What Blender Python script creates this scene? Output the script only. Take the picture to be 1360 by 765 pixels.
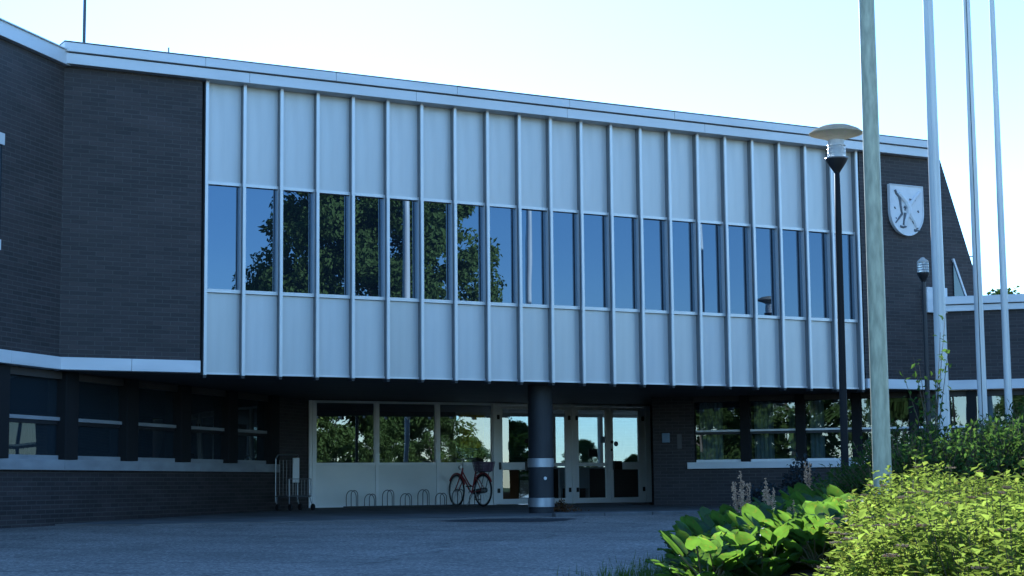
import bpy, bmesh, math, random
from mathutils import Vector, Matrix, Euler
R = math.radians
for o in list(bpy.data.objects): bpy.data.objects.remove(o)
S = bpy.context.scene
C = S.collection
rnd = random.Random(7)

# ------------------------------------------------------------------ camera
YAW, PITCH, ROLL = R(29.4928), R(6.40596), R(-0.5907)
CAM = Vector((-9.469, -26.812, 0.441))
fwd = Vector((math.sin(YAW)*math.cos(PITCH), math.cos(YAW)*math.cos(PITCH), math.sin(PITCH)))
rt = Vector((math.cos(YAW), -math.sin(YAW), 0)); up = rt.cross(fwd)
rt, up = rt*math.cos(ROLL)+up*math.sin(ROLL), up*math.cos(ROLL)-rt*math.sin(ROLL)
cd = bpy.data.cameras.new('camera'); cam = bpy.data.objects.new('camera', cd); C.objects.link(cam)
M4 = Matrix((( rt.x, up.x, -fwd.x, CAM.x), (rt.y, up.y, -fwd.y, CAM.y), (rt.z, up.z, -fwd.z, CAM.z), (0,0,0,1)))
cam.matrix_world = M4
cd.sensor_width = 36; cd.lens = 2326.9/1360*36; cd.clip_start = .1; cd.clip_end = 3000
S.camera = cam
def at(px, depth):
    """ground position of the bearing at picture column px and a forward distance"""
    b = YAW + math.atan((px-680)/2326.9); t = depth/math.cos(b-YAW)
    return (CAM.x+t*math.sin(b), CAM.y+t*math.cos(b))

# ------------------------------------------------------------------ sky, sun, exposure
SUN_EL, SUN_AZ = R(21.9), R(22.5)
w = bpy.data.worlds.new('World'); S.world = w; w.use_nodes = True
nt = w.node_tree; bg = nt.nodes['Background']
sky = nt.nodes.new('ShaderNodeTexSky'); sky.sky_type = 'NISHITA'; sky.sun_disc = False
sky.sun_elevation = SUN_EL; sky.sun_rotation = SUN_AZ
sky.air_density = 1.0; sky.dust_density = .042; sky.ozone_density = 3.4
nt.links.new(sky.outputs[0], bg.inputs[0]); bg.inputs[1].default_value = .10
sl = bpy.data.lights.new('sun', 'SUN'); sl.energy = 5; sl.angle = R(.53); sl.color = (1, .93, .82)
so = bpy.data.objects.new('sun', sl); C.objects.link(so)
sd = Vector((math.sin(SUN_AZ)*math.cos(SUN_EL), math.cos(SUN_AZ)*math.cos(SUN_EL), math.sin(SUN_EL)))
so.rotation_euler = sd.to_track_quat('Z', 'Y').to_euler()
V = S.view_settings; V.view_transform = 'Standard'; V.look = 'None'; V.gamma = 1; V.exposure = 1.80
V.use_white_balance = True; V.white_balance_temperature = 5200; V.white_balance_tint = 6
S.render.engine = 'CYCLES'; S.cycles.use_denoising = True
S.cycles.max_bounces = 8; S.cycles.transparent_max_bounces = 8; S.cycles.caustics_reflective = False

# ------------------------------------------------------------------ materials
def mat(name, col, rough=.6, metal=0., spec=.5, noise=None, bump=None, trans=0.):
    m = bpy.data.materials.new(name); m.use_nodes = True
    N, L = m.node_tree.nodes, m.node_tree.links; p = N['Principled BSDF']
    p.inputs['Base Color'].default_value = (*col, 1); p.inputs['Roughness'].default_value = rough
    p.inputs['Metallic'].default_value = metal; p.inputs['Specular IOR Level'].default_value = spec
    tc = N.new('ShaderNodeTexCoord')
    if noise:                                   # (scale xyz, amount, detail)
        mp = N.new('ShaderNodeMapping'); mp.inputs['Scale'].default_value = noise[0]
        n = N.new('ShaderNodeTexNoise'); n.inputs['Scale'].default_value = 1; n.inputs['Detail'].default_value = noise[2] if len(noise) > 2 else 4
        mx = N.new('ShaderNodeMix'); mx.data_type = 'RGBA'
        a = noise[1]; mx.inputs[6].default_value = (*[c*(1-a) for c in col], 1); mx.inputs[7].default_value = (*[min(1, c*(1+a)) for c in col], 1)
        L.new(tc.outputs['Object'], mp.inputs[0]); L.new(mp.outputs[0], n.inputs['Vector'])
        cr = N.new('ShaderNodeMapRange'); cr.inputs[1].default_value = .3; cr.inputs[2].default_value = .7
        L.new(n.outputs[0], cr.inputs[0]); L.new(cr.outputs[0], mx.inputs[0]); L.new(mx.outputs[2], p.inputs['Base Color'])
    if bump:                                    # (scale, strength, distance)
        n2 = N.new('ShaderNodeTexNoise'); n2.inputs['Scale'].default_value = bump[0]; n2.inputs['Detail'].default_value = 3
        b = N.new('ShaderNodeBump'); b.inputs['Strength'].default_value = bump[1]; b.inputs['Distance'].default_value = bump[2]
        L.new(tc.outputs['Object'], n2.inputs['Vector']); L.new(n2.outputs[0], b.inputs['Height']); L.new(b.outputs[0], p.inputs['Normal'])
    return m
def brick_mat():
    m = bpy.data.materials.new('dark_brick'); m.use_nodes = True
    N, L = m.node_tree.nodes, m.node_tree.links; p = N['Principled BSDF']
    tc = N.new('ShaderNodeTexCoord'); sp = N.new('ShaderNodeSeparateXYZ'); cb = N.new('ShaderNodeCombineXYZ')
    L.new(tc.outputs['Object'], sp.inputs[0]); L.new(sp.outputs[0], cb.inputs[0]); L.new(sp.outputs[2], cb.inputs[1])
    bt = N.new('ShaderNodeTexBrick'); L.new(cb.outputs[0], bt.inputs['Vector'])
    bt.inputs['Scale'].default_value = 1; bt.inputs['Brick Width'].default_value = .27; bt.inputs['Row Height'].default_value = .070
    bt.inputs['Mortar Size'].default_value = .007; bt.inputs['Mortar Smooth'].default_value = .3; bt.inputs['Bias'].default_value = 0
    bt.inputs['Color1'].default_value = (.021, .017, .018, 1); bt.inputs['Color2'].default_value = (.043, .033, .033, 1)
    bt.inputs['Mortar'].default_value = (.075, .070, .066, 1)
    n = N.new('ShaderNodeTexNoise'); n.inputs['Scale'].default_value = 1; n.inputs['Detail'].default_value = 7
    mp = N.new('ShaderNodeMapping'); mp.inputs['Scale'].default_value = (.9, .9, 4.5); L.new(tc.outputs['Object'], mp.inputs[0]); L.new(mp.outputs[0], n.inputs['Vector'])
    mx = N.new('ShaderNodeMix'); mx.data_type = 'RGBA'; mx.blend_type = 'MULTIPLY'; mx.inputs[0].default_value = .55
    mr = N.new('ShaderNodeMapRange'); mr.inputs[1].default_value = .3; mr.inputs[2].default_value = .7; mr.inputs[3].default_value = .55; mr.inputs[4].default_value = 1.3
    L.new(n.outputs[0], mr.inputs[0]); L.new(bt.outputs[0], mx.inputs[6]); L.new(mr.outputs[0], mx.inputs[7]); L.new(mx.outputs[2], p.inputs['Base Color'])
    b = N.new('ShaderNodeBump'); b.inputs['Strength'].default_value = .7; b.inputs['Distance'].default_value = .008; b.invert = True
    L.new(bt.outputs['Fac'], b.inputs['Height']); L.new(b.outputs[0], p.inputs['Normal'])
    p.inputs['Roughness'].default_value = .62
    return m
def glass_mat(name, tint, refl, inside=None, wob=.004):
    """coated window glass: a mirror part over either a clear pane or a dark body"""
    m = bpy.data.materials.new(name); m.use_nodes = True
    N, L = m.node_tree.nodes, m.node_tree.links; N.remove(N['Principled BSDF']); out = N['Material Output']
    g = N.new('ShaderNodeBsdfGlossy'); g.inputs['Roughness'].default_value = .0; g.inputs['Color'].default_value = (*tint, 1)
    if inside is None:
        t = N.new('ShaderNodeBsdfTransparent'); t.inputs[0].default_value = (.42, .50, .56, 1)
    else:
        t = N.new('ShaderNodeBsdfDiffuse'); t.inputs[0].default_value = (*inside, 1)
    fr = N.new('ShaderNodeFresnel'); fr.inputs[0].default_value = 1.5
    ma = N.new('ShaderNodeMath'); ma.operation = 'ADD'; ma.use_clamp = True; ma.inputs[1].default_value = refl
    mx = N.new('ShaderNodeMixShader')
    tc = N.new('ShaderNodeTexCoord'); oi = N.new('ShaderNodeObjectInfo'); va = N.new('ShaderNodeVectorMath'); va.operation = 'ADD'
    sc = N.new('ShaderNodeVectorMath'); sc.operation = 'SCALE'; sc.inputs[3].default_value = 50
    cb = N.new('ShaderNodeCombineXYZ'); L.new(oi.outputs['Random'], cb.inputs[0]); L.new(cb.outputs[0], sc.inputs[0])
    L.new(tc.outputs['Object'], va.inputs[0]); L.new(sc.outputs[0], va.inputs[1])
    n = N.new('ShaderNodeTexNoise'); n.inputs['Scale'].default_value = 1.3; n.inputs['Detail'].default_value = 0; L.new(va.outputs[0], n.inputs['Vector'])
    b = N.new('ShaderNodeBump'); b.inputs['Strength'].default_value = 1; b.inputs['Distance'].default_value = wob
    L.new(n.outputs[0], b.inputs['Height']); L.new(b.outputs[0], g.inputs['Normal'])
    L.new(fr.outputs[0], ma.inputs[0]); L.new(ma.outputs[0], mx.inputs[0]); L.new(t.outputs[0], mx.inputs[1]); L.new(g.outputs[0], mx.inputs[2])
    L.new(mx.outputs[0], out.inputs[0])
    return m
def leaf_mat(name, col, tl, trans=.45, var=.35, gloss=0.):
    m = bpy.data.materials.new(name); m.use_nodes = True
    N, L = m.node_tree.nodes, m.node_tree.links; N.remove(N['Principled BSDF']); out = N['Material Output']
    p = N.new('ShaderNodeBsdfDiffuse'); t = N.new('ShaderNodeBsdfTranslucent')
    tc = N.new('ShaderNodeTexCoord'); n = N.new('ShaderNodeTexNoise'); n.inputs['Scale'].default_value = 9; n.inputs['Detail'].default_value = 4
    L.new(tc.outputs['Object'], n.inputs['Vector'])
    n2 = N.new('ShaderNodeTexNoise'); n2.inputs['Scale'].default_value = 31; n2.inputs['Detail'].default_value = 2; L.new(tc.outputs['Object'], n2.inputs['Vector'])
    mr = N.new('ShaderNodeMapRange'); mr.inputs[1].default_value = .3; mr.inputs[2].default_value = .7; mr.inputs[3].default_value = 1-var; mr.inputs[4].default_value = 1+var
    L.new(n.outputs[0], mr.inputs[0])
    oi = N.new('ShaderNodeObjectInfo'); orr = N.new('ShaderNodeMapRange'); orr.inputs[3].default_value = .72; orr.inputs[4].default_value = 1.22; L.new(oi.outputs['Random'], orr.inputs[0])
    mu = N.new('ShaderNodeMath'); mu.operation = 'MULTIPLY'; L.new(mr.outputs[0], mu.inputs[0]); L.new(orr.outputs[0], mu.inputs[1])
    ye = N.new('ShaderNodeMapRange'); ye.inputs[1].default_value = .58; ye.inputs[2].default_value = .72; ye.inputs[4].default_value = .65; L.new(n2.outputs[0], ye.inputs[0])
    for c, q in ((col, p.inputs[0]), (tl, t.inputs[0])):
        mx = N.new('ShaderNodeMix'); mx.data_type = 'RGBA'; mx.inputs[6].default_value = (*c, 1); mx.inputs[7].default_value = (c[1]*1.15, c[1]*.92, c[2]*1.2, 1)
        L.new(ye.outputs[0], mx.inputs[0])
        v = N.new('ShaderNodeVectorMath'); v.operation = 'SCALE'; L.new(mx.outputs[2], v.inputs[0])
        L.new(mu.outputs[0], v.inputs[3]); L.new(v.outputs[0], q)
    mx = N.new('ShaderNodeMixShader'); mx.inputs[0].default_value = trans
    L.new(p.outputs[0], mx.inputs[1]); L.new(t.outputs[0], mx.inputs[2]); last = mx
    if gloss:
        g = N.new('ShaderNodeBsdfGlossy'); g.inputs['Roughness'].default_value = .55; last = N.new('ShaderNodeMixShader'); last.inputs[0].default_value = gloss
        L.new(mx.outputs[0], last.inputs[1]); L.new(g.outputs[0], last.inputs[2])
    L.new(last.outputs[0], out.inputs[0])
    return m
def asphalt_mat():
    m = bpy.data.materials.new('asphalt'); m.use_nodes = True
    N, L = m.node_tree.nodes, m.node_tree.links; p = N['Principled BSDF']; tc = N.new('ShaderNodeTexCoord')
    def no(s, d=4):
        n = N.new('ShaderNodeTexNoise'); n.inputs['Scale'].default_value = s; n.inputs['Detail'].default_value = d; L.new(tc.outputs['Object'], n.inputs['Vector']); return n
    big, mid, gr = no(.22, 7), no(.9, 9), no(34, 3)
    vor = N.new('ShaderNodeTexVoronoi'); vor.inputs['Scale'].default_value = 40; L.new(tc.outputs['Object'], vor.inputs['Vector'])
    cr = N.new('ShaderNodeValToRGB'); e = cr.color_ramp.elements
    e[0].position = .36; e[0].color = (.125, .113, .096, 1); e[1].position = .64; e[1].color = (.225, .205, .176, 1)
    ad = N.new('ShaderNodeMath'); ad.operation = 'ADD'; a2 = N.new('ShaderNodeMath'); a2.operation = 'MULTIPLY'; a2.inputs[1].default_value = .5
    L.new(big.outputs[0], ad.inputs[0]); L.new(mid.outputs[0], ad.inputs[1]); L.new(ad.outputs[0], a2.inputs[0]); L.new(a2.outputs[0], cr.inputs[0])
    sp = N.new('ShaderNodeSeparateColor'); L.new(vor.outputs['Color'], sp.inputs[0])
    pw = N.new('ShaderNodeMath'); pw.operation = 'POWER'; pw.inputs[1].default_value = 3; L.new(sp.outputs[0], pw.inputs[0])
    mr = N.new('ShaderNodeMapRange'); mr.inputs[3].default_value = .76; mr.inputs[4].default_value = 2.1; L.new(pw.outputs[0], mr.inputs[0])
    mx = N.new('ShaderNodeMix'); mx.data_type = 'RGBA'; mx.blend_type = 'MULTIPLY'; mx.inputs[0].default_value = 1
    L.new(cr.outputs[0], mx.inputs[6]); L.new(mr.outputs[0], mx.inputs[7])
    m3 = N.new('ShaderNodeMapRange'); m3.inputs[1].default_value = .3; m3.inputs[2].default_value = .7; m3.inputs[3].default_value = .75; m3.inputs[4].default_value = 1.25; L.new(gr.outputs[0], m3.inputs[0])
    mx2 = N.new('ShaderNodeMix'); mx2.data_type = 'RGBA'; mx2.blend_type = 'MULTIPLY'; mx2.inputs[0].default_value = 1
    L.new(mx.outputs[2], mx2.inputs[6]); L.new(m3.outputs[0], mx2.inputs[7]); L.new(mx2.outputs[2], p.inputs['Base Color'])
    wv = N.new('ShaderNodeMapping'); wv.inputs['Scale'].default_value = (.28, .28, .28)
    wn = N.new('ShaderNodeVectorMath'); wn.operation = 'SCALE'; wn.inputs[3].default_value = 1.2; L.new(mid.outputs['Color'], wn.inputs[0])
    wa = N.new('ShaderNodeVectorMath'); wa.operation = 'ADD'; L.new(tc.outputs['Object'], wa.inputs[0]); L.new(wn.outputs[0], wa.inputs[1]); L.new(wa.outputs[0], wv.inputs[0])
    ck = N.new('ShaderNodeTexVoronoi'); ck.feature = 'DISTANCE_TO_EDGE'; ck.inputs['Scale'].default_value = 1; L.new(wv.outputs[0], ck.inputs['Vector'])
    cm = N.new('ShaderNodeMapRange'); cm.inputs[1].default_value = .003; cm.inputs[2].default_value = .012; cm.inputs[3].default_value = .6; cm.inputs[4].default_value = 1; L.new(ck.outputs[0], cm.inputs[0])
    mx3 = N.new('ShaderNodeMix'); mx3.data_type = 'RGBA'; mx3.blend_type = 'MULTIPLY'; mx3.inputs[0].default_value = 1
    L.new(mx2.outputs[2], mx3.inputs[6]); L.new(cm.outputs[0], mx3.inputs[7]); L.new(mx3.outputs[2], p.inputs['Base Color'])
    p.inputs['Roughness'].default_value = .8
    b = N.new('ShaderNodeBump'); b.inputs['Strength'].default_value = .5; b.inputs['Distance'].default_value = .02
    h = N.new('ShaderNodeMath'); h.operation = 'ADD'; L.new(gr.outputs[0], h.inputs[0]); L.new(mid.outputs[0], h.inputs[1])
    L.new(h.outputs[0], b.inputs['Height']); L.new(b.outputs[0], p.inputs['Normal'])
    return m
BRICK = brick_mat()
ALU = mat('aluminium_panel', (.57, .585, .585), .42, .35, .5, ((5, 5, .5), .065, 7))
def tone(m, a):                                      # each panel of a kind has aged a little differently
    N, L = m.node_tree.nodes, m.node_tree.links; p = N['Principled BSDF']; src = p.inputs['Base Color'].links[0].from_socket
    oi = N.new('ShaderNodeObjectInfo'); mr = N.new('ShaderNodeMapRange'); mr.inputs[3].default_value = 1-a; mr.inputs[4].default_value = 1+a; L.new(oi.outputs['Random'], mr.inputs[0])
    v = N.new('ShaderNodeVectorMath'); v.operation = 'SCALE'; L.new(src, v.inputs[0]); L.new(mr.outputs[0], v.inputs[3]); L.new(v.outputs[0], p.inputs['Base Color'])
    mr2 = N.new('ShaderNodeMapRange'); mr2.inputs[3].default_value = .34; mr2.inputs[4].default_value = .5; L.new(oi.outputs['Random'], mr2.inputs[0]); L.new(mr2.outputs[0], p.inputs['Roughness'])
tone(ALU, .07)
FIN = mat('aluminium_mullion', (.66, .67, .68), .38, .5, .5, ((3, 3, 1.2), .06))
WEB = mat('shade_toned_aluminium', (.20, .21, .22), .5, .3, .4, ((3, 3, 1.2), .15))  # mullion sides' shade is put into this dark tone; roof trim shares it
FASC = mat('painted_fascia', (.62, .64, .66), .45, .2, .5, ((.7, .7, 2.5), .08, 5))
BAND = mat('white_band', (.70, .71, .72), .5, .05, .5, ((.9, .9, 3), .10, 5))
FRAME = mat('door_frame', (.82, .83, .83), .4, .1, .5, ((2, 2, 2), .05))
PANEL = mat('light_panel', (.78, .79, .77), .5, .05, .5, ((1, 1, 1.5), .07))
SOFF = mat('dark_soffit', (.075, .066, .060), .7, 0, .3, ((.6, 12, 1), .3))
DARK = mat('dark_painted_metal', (.018, .018, .020), .45, 0, .5, ((4, 4, 4), .2))
MATT = mat('matt_black_paint', (.013, .013, .014), .75, 0, .25)
BLACK = mat('black_plastic', (.012, .012, .013), .4)
COL = mat('column_paint', (.020, .021, .024), .62, 0, .5, ((5, 5, 2), .25))
STEEL = mat('stainless_band', (.42, .43, .44), .48, .7, .5, ((8, 8, 2), .1))
CHROME = mat('chrome_tube', (.32, .33, .34), .35, .8)
IRON = mat('rack_tube', (.10, .105, .11), .45, .4)
PLASTER = mat('grey_plaster', (.16, .16, .155), .8)
CEIL = mat('ceiling_white', (.4, .4, .39), .8)
LINO = mat('lobby_floor', (.12, .10, .085), .35)
SLAB = mat('concrete_slab', (.13, .127, .12), .8, 0, .3, ((1.2, 1.2, 1.2), .3, 6), (60, .4, .006))
KERB = mat('kerb_stone', (.12, .12, .118), .8, 0, .3, ((5, 5, 5), .25, 5), (50, .4, .005))
POLE = mat('white_pole', (.68, .68, .64), .3, 0, .6, ((9, 9, .8), .14, 5))
POLEG = mat('weathered_pole', (.46, .46, .32), .42, 0, .5, ((30, 30, 7), .26, 8))
LAMPM = leaf_mat('lamp_opal', (.82, .80, .74), (.80, .77, .68), .5, .06)
LTOP = leaf_mat('lamp_top_opal', (.6, .57, .48), (.75, .70, .55), .6, .1)
SHIELD = mat('shield_plaster', (.72, .73, .74), .6, 0, .4, ((6, 6, 6), .06), (30, .3, .006))
SHMARK = mat('shield_relief', (.13, .14, .16), .6, 0, .4, ((20, 20, 20), .3))
RED = mat('bicycle_paint', (.24, .03, .035), .3, 0, .6)
RUBBER = mat('tyre_rubber', (.015, .015, .016), .7)
PURPLE = mat('basket_plastic', (.115, .07, .12), .55)
YEL = mat('yellow_plastic', (.75, .52, .04), .5)
YELB = leaf_mat('yellow_fabric', (.75, .66, .14), (.85, .75, .15), .6, .5)
ORANGE = mat('orange_wood', (.42, .15, .04), .45, 0, .5, ((1, 9, 1.2), .25))
WHITE = mat('white_laminate', (.7, .7, .68), .45)
GREYB = mat('blue_grey_box', (.20, .27, .36), .5)
CURT = mat('curtain_cloth', (.62, .64, .58), .9)
BARK = mat('bark', (.10, .085, .07), .85, 0, .3, ((4, 4, 1.5), .4, 6))
SOIL = mat('soil', (.035, .026, .019), .95, 0, .2, ((3, 3, 3), .4, 6), (25, .8, .03))
GRASSG = mat('lawn', (.05, .085, .025), .9, 0, .2, ((.3, .3, .3), .3, 6))
STALK = mat('dry_stalk', (.45, .30, .19), .8, 0, .3, ((30, 30, 30), .3))
FLOW = mat('faded_flower', (.38, .24, .13), .8, 0, .2, ((40, 40, 40), .4))
TWIG = mat('twig', (.09, .065, .04), .8)
SILL = mat('shaded_sill', (.29, .30, .31), .6, 0, .4, ((1.5, 1.5, 4), .2, 6))  # darker than the band: shade under the wing is put into the colour
ASPH = asphalt_mat()
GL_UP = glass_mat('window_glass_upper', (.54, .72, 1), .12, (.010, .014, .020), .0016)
GL_LOW = glass_mat('window_glass_lower', (.9, .97, 1), .10, None, .004)
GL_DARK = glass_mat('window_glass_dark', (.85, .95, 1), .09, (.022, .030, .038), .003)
GL_DOOR = glass_mat('door_glass', (.92, .97, 1), .20, None, .002)
LAMPGL = mat('lamp_acrylic', (.86, .88, .88), .3, 0, .5); LAMPGL.node_tree.nodes['Principled BSDF'].inputs['Transmission Weight'].default_value = .6
L_TREE = leaf_mat('tree_leaf', (.11, .15, .04), (.14, .19, .035), .25)
L_TREE2 = leaf_mat('dark_tree_leaf', (.055, .09, .028), (.08, .12, .02), .25)
L_SPIR = leaf_mat('spirea_leaf', (.095, .14, .028), (.225, .285, .036), .48, .5)
L_BERG = leaf_mat('bergenia_leaf', (.04, .085, .024), (.14, .25, .02), .45, .3, .03)
L_SHRUB = leaf_mat('shrub_leaf', (.045, .085, .028), (.08, .14, .02), .35)
L_BLUE = leaf_mat('bluish_shrub_leaf', (.040, .05, .055), (.03, .04, .03), .2)
L_GRASS = leaf_mat('grass_blade', (.06, .10, .025), (.14, .20, .03), .4)
L_DEAD = leaf_mat('dead_leaf', (.13, .075, .04), (.12, .07, .03), .3)

# ------------------------------------------------------------------ mesh builder
class MB:
    def __init__(s): s.v, s.f = [], []
    def add(s, vs, fs):
        n = len(s.v); s.v += [tuple(q) for q in vs]; s.f += [tuple(i+n for i in q) for q in fs]; return s
    def box(s, x0, x1, y0, y1, z0, z1):
        return s.add([(x0,y0,z0),(x1,y0,z0),(x1,y1,z0),(x0,y1,z0),(x0,y0,z1),(x1,y0,z1),(x1,y1,z1),(x0,y1,z1)],
                     [(0,3,2,1),(4,5,6,7),(0,1,5,4),(1,2,6,5),(2,3,7,6),(3,0,4,7)])
    def prism(s, poly, y0, y1):                       # polygon in xz, extruded in y
        n = len(poly)
        return s.add([(x, y0, z) for x, z in poly]+[(x, y1, z) for x, z in poly],
                     [tuple(range(n)), tuple(range(2*n-1, n-1, -1))]+[(i, i+n, (i+1) % n+n, (i+1) % n) for i in range(n)])
    def slab(s, poly, z0, z1):                        # polygon in xy, extruded in z
        n = len(poly)
        return s.add([(x, y, z0) for x, y in poly]+[(x, y, z1) for x, y in poly],
                     [tuple(range(n-1, -1, -1)), tuple(range(n, 2*n))]+[(i, (i+1) % n, (i+1) % n+n, i+n) for i in range(n)])
    def tube(s, pts, r, seg=8, r1=None, closed=False):
        pts = [Vector(p) for p in pts]; n = len(pts); vs = []; ref = None
        for i, p in enumerate(pts):
            a = pts[i-1] if (i or closed) else p; b = pts[(i+1) % n] if (i < n-1 or closed) else p
            d = (b-a).normalized()
            if ref is None: ref = d.orthogonal().normalized()
            u = (ref-d*ref.dot(d)).normalized(); ref = u; q = d.cross(u)
            rr = r if r1 is None else r+(r1-r)*i/max(1, n-1)
            vs += [p+u*(rr*math.cos(2*math.pi*k/seg))+q*(rr*math.sin(2*math.pi*k/seg)) for k in range(seg)]
        fs = []
        for i in range(n if closed else n-1):
            j = (i+1) % n
            fs += [(i*seg+k, i*seg+(k+1) % seg, j*seg+(k+1) % seg, j*seg+k) for k in range(seg)]
        if not closed: fs += [tuple(range(seg-1, -1, -1)), tuple((n-1)*seg+k for k in range(seg))]
        return s.add(vs, fs)
    def lathe(s, prof, seg=32, c=(0, 0, 0)):
        vs = []; n = len(prof)
        for r, z in prof: vs += [(c[0]+r*math.cos(2*math.pi*k/seg), c[1]+r*math.sin(2*math.pi*k/seg), c[2]+z) for k in range(seg)]
        fs = [(i*seg+k, i*seg+(k+1) % seg, (i+1)*seg+(k+1) % seg, (i+1)*seg+k) for i in range(n-1) for k in range(seg)]
        fs += [tuple(range(seg-1, -1, -1)), tuple((n-1)*seg+k for k in range(seg))]
        return s.add(vs, fs)
    def ring(s, x0, x1, z0, z1, l, r, b, t, y0, y1):  # a rectangular frame in one piece
        o = [(x0, z0), (x1, z0), (x1, z1), (x0, z1)]; i = [(x0+l, z0+b), (x1-r, z0+b), (x1-r, z1-t), (x0+l, z1-t)]
        vs = [(x, y0, z) for x, z in o+i]+[(x, y1, z) for x, z in o+i]; fs = []
        for k in range(4):
            n = (k+1) % 4
            fs += [(k, n, 4+n, 4+k), (8+n, 8+k, 12+k, 12+n), (n, k, 8+k, 8+n), (4+k, 4+n, 12+n, 12+k)]
        return s.add(vs, fs)
    def xf(s, m):
        s.v = [tuple(m @ Vector(q)) for q in s.v]; return s
    def mesh(s, name, m, smooth=False):
        me = bpy.data.meshes.new(name); me.from_pydata(s.v, [], s.f); me.materials.append(m)
        if smooth: me.shade_smooth() if hasattr(me, 'shade_smooth') else None
        me.update(); return me
    def build(s, name, m, parent=None, smooth=False, loc=None, rz=0, bevel=0, auto=None):
        me = s.mesh(name, m, smooth)
        o = bpy.data.objects.new(name, me); C.objects.link(o)
        if parent: o.parent = parent
        if loc: o.location = loc
        if rz: o.rotation_euler.z = rz
        if bevel:
            b = o.modifiers.new('bevel', 'BEVEL'); b.width = bevel; b.segments = 2; b.limit_method = 'ANGLE'
        return o
def tag(o, label=None, cat=None, group=None, kind=None):
    if label: o['label'] = label
    if cat: o['category'] = cat
    if group: o['group'] = group
    if kind: o['kind'] = kind
    return o
def empty(name, loc, rz=0, label=None, cat=None, group=None):
    o = bpy.data.objects.new(name, None); C.objects.link(o); o.location = loc; o.rotation_euler.z = rz
    return tag(o, label, cat, group)
def dup(root, loc, rz=0, label=None, scale=None):
    def cp(o, par):
        c = o.copy(); C.objects.link(c); c.parent = par
        for k in list(o.children): cp(k, c)
        return c
    r = cp(root, None); r.location = loc; r.rotation_euler.z = rz
    if scale: r.scale = (scale,)*3
    if label: r['label'] = label
    return r
def inst(o, parent, loc=None, rot=None):
    c = o.copy(); C.objects.link(c); c.parent = parent
    if loc is not None: c.location = loc
    if rot is not None: c.rotation_euler = rot
    return c

# ------------------------------------------------------------------ ground
def gz(x, y):                                        # asphalt falls gently from the kerb towards the camera
    return -.115-.018*max(0., -y-.9) if y > -45 else -.115-.018*44.1
def sz(y): return -.0115*(7.6-y)                     # entrance slab
xs = [-400, -120, -40]+[-20+i*2 for i in range(26)]+[45, 120, 400]
ys = [-400, -120, -60, -45]+[-40+i*1.5 for i in range(26)]+[-.9, 0, 3, 7, 14, 40, 150, 400]
m = MB(); nx = len(xs)
for y in ys:
    for x in xs:
        z = gz(x, y)
        if y > -.9: z = -.115 + (.045 if x < 4.3 and y > 0 else 0)
        m.v.append((x, y, z))
m.f = [(j*nx+i, j*nx+i+1, (j+1)*nx+i+1, (j+1)*nx+i) for j in range(len(ys)-1) for i in range(nx-1)]
tag(m.build('ground', ASPH), kind='structure')
m = MB(); P = [(-400, -400), (400, -400), (400, -47), (-400, -47)]
m.add([(x, y, -.905) for x, y in P], [(0, 1, 2, 3)]); tag(m.build('grass_field', GRASSG), kind='structure')
# slab under the overhang, with a kerb edge
m = MB(); pts = [(4.2, 6.6), (-2.3, .1), (-1.2, -.75), (13.9, -.75), (16.2, .2), (12.3, 4.2), (12.3, 7.62), (5.0, 7.62)]
n = len(pts); m.add([(x, y, sz(y)) for x, y in pts]+[(x, y, -.3) for x, y in pts], [tuple(range(n))[::-1] if False else tuple(range(n))]+[(i, i+n, (i+1) % n+n, (i+1) % n) for i in range(n)])
tag(m.build('entrance_paving', SLAB), kind='structure')
m = MB()
for i in range(8):
    x0 = 6.0+i*1.0
    m.add([(x0+.006, -.90, -.3), (x0+.994, -.90, -.3), (x0+.994, -.752, -.3), (x0+.006, -.752, -.3), (x0+.006, -.89, -.055), (x0+.994, -.89, -.055), (x0+.994, -.752, -.045+0), (x0+.006, -.752, -.045)],
          [(0,3,2,1),(4,5,6,7),(0,1,5,4),(1,2,6,5),(2,3,7,6),(3,0,4,7)])
tag(m.build('kerb', KERB, bevel=.012), kind='structure')

# ------------------------------------------------------------------ the building
B = empty('municipal_building', (0, 0, 0), 0, 'two-storey dark brick building with aluminium curtain wall over recessed glass entrance', 'building')
X0, X1 = -2.314, 15.95                                # ends of the main front
ZB, ZT = 2.27, 7.04
bay = .65
# upper storey front
m = MB().box(X0, -.045, .02, .3, 2.465, ZT); m.build('brick_wall', BRICK, B)
m = MB().box(13.76, X1, .02, .3, 2.465, ZT); m.build('brick_wall', BRICK, B)
for k in range(2):
    a_, b_ = -2.324+1.15*k, min(-0.05, -2.324+1.15*(k+1)-.005)
    MB().box(a_, b_, -.03, .28, ZB, 2.463).build('white_band', BAND, B, bevel=.006)
m = MB().box(13.765, 15.8, -.03, .28, ZB, 2.463); m.build('white_band', BAND, B, bevel=.006)
# roof fascia in two tiers
for k in range(6):
    a_, b_ = -2.344+3.05*k, min(15.66, -2.344+3.05*(k+1)-.005)
    MB().box(a_, b_, -.15, .31, ZT, 7.208).build('lower_fascia', FASC, B, bevel=.005)
for k in range(8):
    a_, b_ = -2.364+2.3*k, min(15.66, -2.364+2.3*(k+1)-.005)
    MB().box(a_, b_, -.19, .31, 7.228, 7.372+rnd.uniform(-.004, .004)).build('upper_fascia', FASC, B, bevel=.005, rz=rnd.uniform(-.0006, .0006))
m = MB().box(X0, 15.64, -.10, .31, 7.205, 7.23); m.build('fascia_joint', DARK, B)
m = MB().box(X0-.055, 15.66, -.20, .31, 7.378, 7.388); m.build('roof_edge_trim', WEB, B)
m = MB().box(X0, X1, .29, 14, 7.0, 7.2); m.build('roof', DARK, B)
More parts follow.
